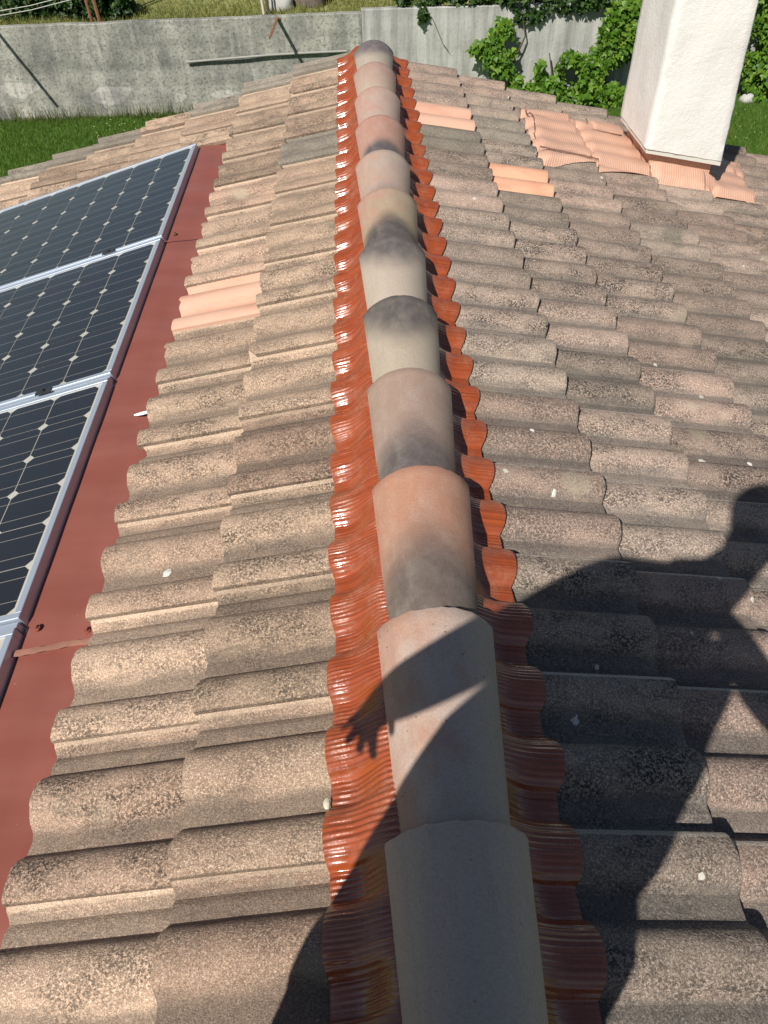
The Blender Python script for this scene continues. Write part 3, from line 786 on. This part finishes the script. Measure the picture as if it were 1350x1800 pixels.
def rock(name, loc, r, label, seed):
    bm = bmesh.new(); bmesh.ops.create_icosphere(bm, subdivisions=3, radius=1)
    for v_ in bm.verts:
        d_ = 1 + .28 * mnoise.noise(v_.co * 1.6 + Vector((seed, 0, 0))) + .08 * mnoise.noise(v_.co * 5)
        v_.co = Vector((v_.co.x * r[0], v_.co.y * r[1], v_.co.z * r[2])) * d_
    me = bpy.data.meshes.new(name); bm.to_mesh(me); bm.free(); me.materials.append(MAT['rock'])
    me.polygons.foreach_set('use_smooth', [True] * len(me.polygons))
    return tag(obj(name, me, None, loc), label, 'rock')
rock('rock', (-1.52, 17.95, 1.66), (.27, .22, .22), 'pale boulder at the foot of the tree behind the wall', 3)
rock('rock', (7.15, 16.3, .06), (.22, .18, .16), 'grey stone on the grass beside the chimney', 8)
rock('rock', (7.7, 16.45, .04), (.15, .14, .12), 'smaller grey stone in front of the right-hand vine', 12)

# leaves ----------------------------------------------------------------
def leaf_cloud(name, pts, size, mat, parent=None, lobed=True, droop=.5, face=(0, -1, .5)):
    """one leaf per point: folded, lobed blade, each its own little mesh island"""
    n = len(pts)
    if lobed: base = np.array([(0, 0, 0), (.32, -.10, .04), (.55, .18, -.06), (.30, .38, .02), (.0, .95, -.10), (-.30, .38, .02), (-.55, .18, -.06), (-.32, -.10, .04), (0, .34, .07)]); fac = [(8, 0, 1), (8, 1, 2), (8, 2, 3), (8, 3, 4), (8, 4, 5), (8, 5, 6), (8, 6, 7), (8, 7, 0)]
    else: base = np.array([(0, 0, 0), (.28, .35, .07), (0, 1, -.08), (-.28, .35, .07)]); fac = [(0, 1, 2), (0, 2, 3)]
    f_ = np.array(face, float); f_ /= np.linalg.norm(f_)
    nrm = rng.normal(size=(n, 3)) * .55 + f_; nrm /= np.linalg.norm(nrm, axis=1)[:, None]
    tip = rng.normal(size=(n, 3)) * .7 + np.array([0, -.2, -droop]); tip -= nrm * (tip * nrm).sum(1)[:, None]; tip /= np.linalg.norm(tip, axis=1)[:, None]
    sd = np.cross(tip, nrm); sz = size * rng.uniform(.55, 1.25, n)
    P = np.asarray(pts, float)
    V = (P[:, None, :] + sz[:, None, None] * (base[None, :, 0:1] * sd[:, None, :] + base[None, :, 1:2] * tip[:, None, :] + base[None, :, 2:3] * nrm[:, None, :])).reshape(-1, 3)
    F = (np.array(fac)[None] + (np.arange(n) * len(base))[:, None, None]).reshape(-1, 3)
    me = bpy.data.meshes.new(name); me.vertices.add(len(V)); me.vertices.foreach_set('co', V.ravel().astype(np.float32))
    me.loops.add(F.size); me.loops.foreach_set('vertex_index', F.ravel().astype(np.int32)); me.polygons.add(len(F))
    me.polygons.foreach_set('loop_start', np.arange(0, F.size, 3, dtype=np.int32)); me.update(calc_edges=True); me.validate()
    me.materials.append(mat); o = obj(name, me, parent); o['kind'] = 'stuff'; return o
def blobs(n, ells, shell=.35):
    """points in a union of ellipsoids (cx,cy,cz,rx,ry,rz,weight), clumped"""
    w = np.array([e[6] for e in ells], float); w /= w.sum(); idx = rng.choice(len(ells), n, p=w); E = np.array([e[:6] for e in ells])[idx]
    d = rng.normal(size=(n, 3)); d /= np.linalg.norm(d, axis=1)[:, None]; r = rng.uniform(shell, 1, n) ** .6
    p = E[:, :3] + d * r[:, None] * E[:, 3:6]
    for k, pp in enumerate(p):      # uneven outline
        s_ = 1 + .35 * mnoise.noise(Vector(pp * 1.9)); p[k] = E[k, :3] + (pp - E[k, :3]) * s_
    keep = np.array([mnoise.noise(Vector(q * 2.6) + Vector((9, 1, 4))) > -.28 for q in p]); return p[keep]
def plant(name, label, ells, n, size, mat, stems, lobed=True, droop=.5, face=(0, -1, .5), cat='vine', group=None, loc=None, ymax=None):
    loc = loc or (ells[0][0], ells[0][1], 0); r = empty(name, loc); tag(r, label, cat, group)
    P = blobs(n, ells)
    if ymax is not None: P[:, 1] = np.minimum(P[:, 1], ymax - rng.uniform(0, .15, len(P)))
    leaf_cloud('leaves', P - np.array(loc), size, mat, r, lobed, droop, face)
    mb = MB()
    for pts, r0, r1 in stems:
        pts = [Vector(p) - Vector(loc) for p in pts]; N = len(pts); mb.tube(pts, [r0 + (r1 - r0) * i / (N - 1) for i in range(N)], 6)
    if stems: mb.build('stem', MAT['stem'], r, 60)
    return r
plant('grape_vine', 'leafy bright green vine clump on the pale wall left of the others', [(2.72, 16.72, 1.0, .36, .16, .40, 3), (2.45, 16.72, 1.02, .36, .14, .20, 1.2), (2.85, 16.72, .5, .28, .16, .40, 1.6), (2.75, 16.74, 1.35, .22, .12, .18, .8), (3.05, 16.72, .35, .2, .15, .3, .6)], 1300, .105, MAT['vine_leaf'],
      [([(3.1, 16.8, 0), (2.95, 16.85, .6), (2.7, 16.85, 1.1), (2.4, 16.85, 1.15)], .03, .012), ([(2.95, 16.85, .6), (3.2, 16.86, 1.2), (3.1, 16.9, 1.6)], .02, .01)], ymax=16.93)
plant('grape_vine', 'low leafy vine between the left clump and the tall one', [(3.75, 16.7, .62, .32, .18, .28, 2), (4.1, 16.7, .80, .32, .14, .16, 1.2), (3.6, 16.7, .3, .3, .2, .25, 1.4), (4.05, 16.65, .22, .3, .2, .25, 1.3)], 1250, .105, MAT['vine_leaf'],
      [([(3.9, 16.8, 0), (3.8, 16.82, .5), (3.7, 16.85, .9)], .025, .01)], ymax=16.93)
plant('grape_vine', 'tall dense green vine covering the wall left of the chimney', [(4.95, 16.6, 1.15, .42, .26, .52, 4), (4.65, 16.6, .6, .40, .26, .48, 3.2), (5.3, 16.6, 1.5, .5, .28, .34, 3), (4.8, 16.5, .2, .45, .28, .28, 2), (5.5, 16.6, 1.0, .35, .22, .3, 1.4), (5.7, 16.6, 1.75, .5, .3, .25, 1.5)], 4600, .10, MAT['vine_leaf'],
      [([(4.9, 16.8, 0), (4.85, 16.85, .8), (5.1, 16.85, 1.5)], .035, .012), ([(5.6, 16.85, 0), (5.65, 16.88, .8), (5.6, 16.88, 1.5)], .03, .012)], ymax=16.93)
plant('grape_vine', 'dense green vine right of the chimney beside the stones', [(8.0, 16.6, .9, .75, .3, .75, 3), (7.6, 16.6, 1.4, .55, .3, .45, 2), (8.6, 16.6, 1.2, .7, .3, .7, 3), (8.1, 16.5, .3, .6, .3, .3, 1.5), (7.55, 16.62, .75, .3, .25, .35, 1)], 4600, .10, MAT['vine_leaf'],
      [([(8.0, 16.85, 0), (8.0, 16.88, 1.6)], .03, .015)], ymax=16.93)
plant('ivy_mass', 'dark ivy hanging over the top of the pale wall', [(1.2, 17.25, 1.82, .9, .25, .14, 2), (2.3, 17.2, 1.85, .8, .28, .18, 2.4), (3.2, 17.1, 1.80, .7, .3, .22, 3), (4.0, 17.05, 1.74, .8, .3, .22, 3), (4.8, 17.0, 1.78, .6, .3, .24, 2), (5.6, 17.1, 1.9, .9, .3, .3, 2), (3.3, 16.95, 1.52, .35, .1, .12, .5), (1.25, 16.96, 1.55, .12, .06, .22, .25), (7.5, 17.2, 1.9, 1.5, .3, .3, 3)], 5200, .085, MAT['ivy_leaf'],
      [([(1.3, 17.1, 1.7), (1.45, 16.95, 1.45), (1.62, 16.95, 1.1), (1.75, 16.95, .95)], .008, .004)], lobed=True, face=(0, -.7, .8), cat='ivy')
plant('reddish_shrub', 'shrub with dull reddish leaves above the pale wall', [(4.3, 17.7, 2.0, .6, .4, .35, 1), (3.5, 17.8, 2.0, .5, .4, .3, .8)], 900, .08, MAT['red_leaf'], [([(4.2, 17.8, 1.5), (4.3, 17.7, 2.2)], .02, .01)], lobed=False, cat='shrub')
plant('hedge', 'dark dense hedge behind the left end of the garden wall', [(-7.6, 18.1, 2.1, 1.3, .6, .8, 3), (-6.3, 18.0, 2.1, .9, .5, .7, 3), (-5.3, 17.95, 2.0, .7, .45, .65, 2.5), (-4.75, 17.9, 1.8, .45, .4, .4, 1.6), (-9.2, 18.2, 2.2, 1.2, .6, .9, 2)], 7200, .12, MAT['hedge_leaf'],
      [([(x, 18.1, 1.5), (x + .05, 18.1, 2.8)], .05, .02) for x in (-7.6, -6.4, -5.4)], face=(-.2, -.8, .7), cat='hedge', lobed=False)
plant('bush', 'green bush behind the wall right of the tree trunk', [(1.0, 18.6, 1.95, .7, .5, .35, 2), (.35, 18.9, 1.9, .35, .4, .25, 1), (2.0, 18.6, 2.1, .8, .5, .4, 2)], 2200, .09, MAT['ivy_leaf'], [([(1.0, 18.7, 1.5), (1.1, 18.7, 2.2)], .03, .01)], lobed=False, cat='bush')

# tree behind the wall --------------------------------------------------
tr_ = empty('tree', (-.9, 18.2, hz(-.9, 18.2))); tag(tr_, 'gnarled tree behind the wall, only its dark trunk in view', 'tree')
mb = MB()
def limb(pts, r0, r1, seg=12):
    N = len(pts); mb.tube(pts, [r0 + (r1 - r0) * i / (N - 1) for i in range(N)], seg)
limb([(0, 0, -.2), (.02, 0, .2), (-.03, .05, .8), (.1, .1, 1.6), (.05, .1, 2.5)], .30, .15)
limb([(-.28, -.02, -.2), (-.25, 0, .25), (-.42, .0, .8), (-.9, .1, 1.7), (-1.5, .2, 2.4)], .16, .06)
limb([(.1, .1, 1.5), (.7, .2, 2.2), (1.2, .3, 3.0)], .12, .04); limb([(.05, .1, 2.3), (-.3, .4, 3.2), (-.2, .5, 4.0)], .13, .03)
for i, v_ in enumerate(mb.v):
    p = Vector(v_); d_ = .05 * mnoise.noise(Vector((p.x * 6, p.y * 6, p.z * 2))); mb.v[i] = (p.x * (1 + d_ * 3), p.y * (1 + d_ * 3), p.z)
mb.build('trunk', MAT['bark'], tr_, 60)
leaf_cloud('crown', blobs(5000, [(0, .3, 4.0, 1.6, 1.5, 1.0, 3), (-1.4, .3, 3.4, 1.0, 1.0, .7, 2), (1.3, .3, 3.7, 1.1, 1.0, .8, 2)]), .12, MAT['ivy_leaf'], tr_, False, .4, (0, 0, 1))

# grass -----------------------------------------------------------------
def blades(name, P, hgt, wid, mat, label, lean=.5):
    n = len(P); a = rng.uniform(0, 2 * math.pi, n); h = hgt * rng.uniform(.5, 1.3, n); w = wid * rng.uniform(.7, 1.3, n)
    dx, dy = np.cos(a), np.sin(a); l = rng.uniform(.1, lean, n) * h; b = rng.uniform(0, 2 * math.pi, n)
    V = np.zeros((n, 3, 3)); V[:, 0] = P; V[:, 1] = P; V[:, 2] = P
    V[:, 0, 0] -= dx * w; V[:, 0, 1] -= dy * w; V[:, 1, 0] += dx * w; V[:, 1, 1] += dy * w
    V[:, 2, 0] += np.cos(b) * l; V[:, 2, 1] += np.sin(b) * l; V[:, 2, 2] += h
    me = bpy.data.meshes.new(name); me.vertices.add(3 * n); me.vertices.foreach_set('co', V.ravel().astype(np.float32))
    me.loops.add(3 * n); me.loops.foreach_set('vertex_index', np.arange(3 * n, dtype=np.int32)); me.polygons.add(n); me.polygons.foreach_set('loop_start', np.arange(0, 3 * n, 3, dtype=np.int32))
    me.update(calc_edges=True); me.materials.append(mat); return tag(obj(name, me), label, 'grass', kind='stuff')
n = 95000; X = rng.uniform(-10, 0, n); Y = rng.uniform(12.2, 17.0, n); n2 = 60000
X2 = rng.uniform(3.5, 9.5, n2); Y2 = rng.uniform(12.2, 17.0, n2)
P = np.stack([np.r_[X, X2], np.r_[Y, Y2], np.zeros(n + n2)], 1)
blades('lawn_grass', P, .075, .006, MAT['blade'], 'short mown grass of the lawn before the garden wall')
n = 26000; X = rng.uniform(-9, 6, n); Y = 17.25 + 4.5 * rng.uniform(0, 1, n) ** 1.5; Zz = np.array([hz(a, b) for a, b in zip(X, Y)])
blades('dry_grass', np.stack([X, Y, Zz], 1), .10, .008, MAT['dry_blade'], 'dry yellow grass on the bank behind the wall', .9)
n = 420; X = np.concatenate([rng.uniform(-9, -2.6, 260), rng.normal(-6.3, .5, 90), rng.normal(-4.2, .4, 70)]); Y = rng.uniform(16.72, 16.97, n)
blades('wall_weeds', np.stack([X, Y, np.zeros(n)], 1), .30, .008, MAT['weed'], 'tall thin weeds along the foot of the concrete wall', .5)
# daisies / dandelions in the lawn
mf = MB()
for k in range(150):
    if k < 90: x, y = random.gauss(-4.2, .45), random.uniform(14.9, 16.6)
    else: x, y = random.uniform(5.5, 9), random.uniform(13, 16)
    r_ = .012; z = random.uniform(.05, .085); mf.add([(x + r_ * math.cos(q * 1.257), y + r_ * math.sin(q * 1.257), z + .004 * (q % 2)) for q in range(5)], [(0, 1, 2, 3, 4)])
tag(mf.build('lawn_flowers', simple('flower_pale', (.75, .70, .30), .8, .2)), 'tiny pale yellow flowers dotted in the lawn', 'flowers', kind='stuff')

# ------------------------------------------------------------------ small things on the roof
def on_left(u, v, n): return (-u * cr - n * sr, v, Z0 - u * sr + n * cr)
mb = MB(); N = 10; V = []
for i in range(N + 1):
    t = i / N; w = .0075 * math.sin(math.pi * min(1, t * 1.05 + .02)) ** .7
    V += [(t * .062, -w, .002 * math.sin(3 * t)), (t * .062, 0, .004 + .004 * math.sin(2 * t)), (t * .062, w, .002 * math.sin(3 * t))]
mb.add(V, [(3 * i + k, 3 * i + 3 + k, 3 * i + 4 + k, 3 * i + 1 + k) for i in range(N) for k in range(2)])
fe = mb.build('feather', MAT['white'], None, 60); fe.location = on_left(.835, 1.893, -.033); fe.rotation_euler = (.1, -ROOF, -.12)
tag(fe, 'small white feather lying on the red metal sheet beside the tiles', 'feather')
bm = bmesh.new(); bmesh.ops.create_icosphere(bm, subdivisions=2, radius=1)
for v_ in bm.verts: v_.co = Vector((v_.co.x * .006, v_.co.y * .010, v_.co.z * .004)) * (1 + .2 * mnoise.noise(v_.co * 2))
me = bpy.data.meshes.new('pebble'); bm.to_mesh(me); bm.free(); me.materials.append(MAT['pebble'])
pb = obj('pebble', me, None, on_left(.192, .568, -.020)); tag(pb, 'small pale pebble on a tan tile at the left edge of the red flashing', 'pebble')
def dropping(side, u, v, r, label, seed, dn=0):
    ul = min(q for q in ([u0L + gL * k for k in range(10)] if side == 'L' else uR) if q >= u); hf = hL if side == 'L' else hR
    V = [(0, 0, .0032)]; N = 18; rr = random.Random(seed)
    for ring in (.55, 1.0):
        for k in range(N):
            a = 2 * math.pi * k / N; q = r * ring * (1 + (.45 * mnoise.noise(Vector((math.cos(a) * 2.2, math.sin(a) * 2.2, seed))) + rr.uniform(-.12, .12)) * ring)
            V.append((q * math.cos(a), q * math.sin(a), .0025 if ring < 1 else -.0005))
    V = [(x, y, z + hf(v + y) - hf(v)) for x, y, z in V]
    F = [(0, 1 + k, 1 + (k + 1) % N) for k in range(N)] + [(1 + k, 1 + N + k, 1 + N + (k + 1) % N, 1 + (k + 1) % N) for k in range(N)]
    n = BASE + hf(v) - (ul - u) * TILT + .0028 + dn; sg = -1 if side == 'L' else 1
    o = obj('bird_dropping', mesh('bird_dropping', V, F, MAT['dropping'], 60)); o.location = (sg * (u * cr + n * sr), v, Z0 - u * sr + n * cr); o.rotation_euler = (0, sg * ROOF, 0)
    tag(o, label, 'dropping', 'bird droppings on the tiles')
dropping('L', .60, 1.195, .012, 'white bird dropping on the tan tiles left of the ridge', 1)
dropping('L', .36, .442, .007, 'small pale dropping on a tan tile near the lower left', 2, -.0105)
dropping('R', .88, 1.59, .012, 'largest white dropping on the grey tiles right of the ridge', 3)
dropping('R', 1.025, 1.60, .008, 'white dropping farthest right on the grey tiles', 4)
dropping('R', .37, 1.33, .006, 'small white dropping beside the red flashing in the sunlit grey tiles', 5)
dropping('R', .29, .72, .008, 'pale dropping within the shadow right of the ridge', 6)
dropping('R', .345, 1.54, .007, 'pale dropping on the grey tile farther up beside the red flashing', 7)
# ------------------------------------------------------------------ the photographer behind the camera (only the shadow is in view)
PA = Vector((.8512, -.5248, 0)); HP = -.27
person = empty('person', (0, 0, 0))
person.matrix_world = Matrix.Translation(SUN_H * HP + Vector((0, 0, Z0))) @ Matrix.Rotation(math.atan2(PA.y, PA.x), 4, 'Z')
tag(person, 'person in shirt and jeans taking the picture, whose shadow falls across the ridge', 'person')
def skin(name, nodes, edges, root, mats, matf, parent, sub=2):
    me = bpy.data.meshes.new(name); me.from_pydata([n[:3] for n in nodes], edges, []); o = bpy.data.objects.new(name, me); COL.objects.link(o)
    md = o.modifiers.new('s', 'SKIN'); md.use_smooth_shade = True; md.branch_smoothing = .5
    sk = me.skin_vertices[0].data
    for i, n in enumerate(nodes):
        sk[i].radius = (n[4] if len(n) > 4 else n[3], n[3]); sk[i].use_root = (i == root)
    sb = o.modifiers.new('u', 'SUBSURF'); sb.levels = sub; sb.render_levels = sub
    dg = bpy.context.evaluated_depsgraph_get(); dg.update(); nm = bpy.data.meshes.new_from_object(o.evaluated_get(dg)); nm.name = name
    bpy.data.objects.remove(o); nm.materials.clear()
    for m_ in mats: nm.materials.append(m_)
    for p_ in nm.polygons: p_.material_index = matf(p_.center); p_.use_smooth = True
    return obj(name, nm, parent)
M_skin = simple('skin', (.50, .29, .20), .55, .06, 20); M_shirt = simple('shirt_cloth', (.10, .14, .22), .85, .1, 30); M_jeans = simple('denim', (.05, .07, .12), .9, .15, 60)
M_hair = simple('hair', (.05, .035, .025), .6, .3, 80); M_shoe = simple('shoe', (.09, .08, .075), .7)
nd = [(-.115, -.08, .76, .245), (-.118, -.10, .97, .228), (-.11, -.07, 1.13, .20), (-.075, 0, 1.25, .125), (.035, .02, 1.36, .052), (.06, .05, 1.46, .07, .085), (.075, .055, 1.56, .08, .098), (.08, .04, 1.645, .062, .075),
      (-.19, 0, 1.275, .078), (-.365, -.02, .985, .055), (-.44, .03, .81, .043), (-.462, .05, .745, .046, .03),
      (.095, 0, 1.19, .062), (.235, .07, .975, .044), (.075, .185, 1.06, .031), (-.0, .195, 1.105, .032, .02),
      (-.235, 0, .66, .14), (-.26, .02, .34, .12), (-.285, -.02, .0, .048), (-.285, .14, -.045, .038, .03),
      (-.045, 0, .66, .15), (-.075, .03, .36, .11), (-.02, -.02, .055, .048), (-.02, .14, .005, .038, .03), (.085, .155, 1.535, .014)]
ed = [(0, 1), (1, 2), (2, 3), (3, 4), (4, 5), (5, 6), (6, 7), (3, 8), (8, 9), (9, 10), (10, 11), (2, 12), (12, 13), (13, 14), (14, 15), (0, 16), (16, 17), (17, 18), (18, 19), (0, 20), (20, 21), (21, 22), (22, 23), (6, 24)]
def zone(x, y, z, r=.008, r2=.0065): return (x, y, z, r)
def finger(pts, r0=.0105, r1=.0085):
    k = len(nd)
    for i, p in enumerate(pts): nd.append((*p, r0 + (r1 - r0) * i / max(1, len(pts) - 1)))
    return [(k + i, k + i + 1) for i in range(len(pts) - 1)], k
for base, pts in ((11, [(-.485, .055, .70), (-.492, .062, .680), (-.495, .072, .665)]), (11, [(-.464, .06, .69), (-.468, .066, .665), (-.468, .078, .645)]), (11, [(-.443, .06, .69), (-.443, .068, .662), (-.438, .080, .640)]), (11, [(-.422, .058, .695), (-.416, .066, .670), (-.410, .076, .652)]), (11, [(-.42, .075, .745), (-.402, .095, .72), (-.395, .105, .69)]),
                  (15, [(-.02, .215, 1.135), (-.035, .213, 1.16), (-.055, .208, 1.165)]), (15, [(-.03, .20, 1.115), (-.06, .20, 1.12), (-.085, .200, 1.118)]), (15, [(-.03, .195, 1.095), (-.06, .195, 1.098), (-.085, .196, 1.095)]), (15, [(-.025, .19, 1.078), (-.055, .19, 1.078), (-.08, .192, 1.075)]), (15, [(-.01, .17, 1.12), (-.03, .155, 1.135), (-.05, .155, 1.14)])):
    e, k = finger(pts); ed += [(base, k)] + e
def mf_(c):
    if c.z > 1.345 or (c.x < -.40 and c.z < .86) or (c.y > .135 and c.z > .9) : return 0
    if c.z > .80 or c.x < -.375: return 1
    if c.z < .04 and c.x < -.15 or c.z < .09 and c.x > -.15: return 3
    return 2
body = skin('body', nd, ed, 0, [M_skin, M_shirt, M_jeans, M_shoe], mf_, person, 1)
# hair, eyes, phone
bm = bmesh.new(); bmesh.ops.create_uvsphere(bm, u_segments=20, v_segments=12, radius=1)
for v_ in list(bm.verts):
    if v_.co.z < -.15 and v_.co.y > -.2: bm.verts.remove(v_)
for v_ in bm.verts: v_.co = Vector((v_.co.x * .092, v_.co.y * .105, v_.co.z * .098)) * (1 + .05 * mnoise.noise(v_.co * 4))
me = bpy.data.meshes.new('hair'); bm.to_mesh(me); bm.free(); me.materials.append(M_hair); obj('hair', me, person, (.075, .035, 1.615))
for sx in (-.03, .03):
    bm = bmesh.new(); bmesh.ops.create_uvsphere(bm, u_segments=10, v_segments=8, radius=.011); me = bpy.data.meshes.new('eye'); bm.to_mesh(me); bm.free(); me.materials.append(MAT['white']); obj('eye', me, person, (.078 + sx, .142, 1.565))
ph_e = obj('smartphone', None)
mb = MB(); mb.box(-.036, .036, -.135, .016, .004, .012); 
phone_me = mesh('smartphone', mb.v, mb.f, MAT['dark_pole'])
bpy.data.objects.remove(ph_e); phone = obj('smartphone', phone_me); phone.matrix_world = M @ Matrix.Translation((0, 0, .002))
tag(phone, 'dark smartphone held in the right hand of the person taking the picture', 'phone')
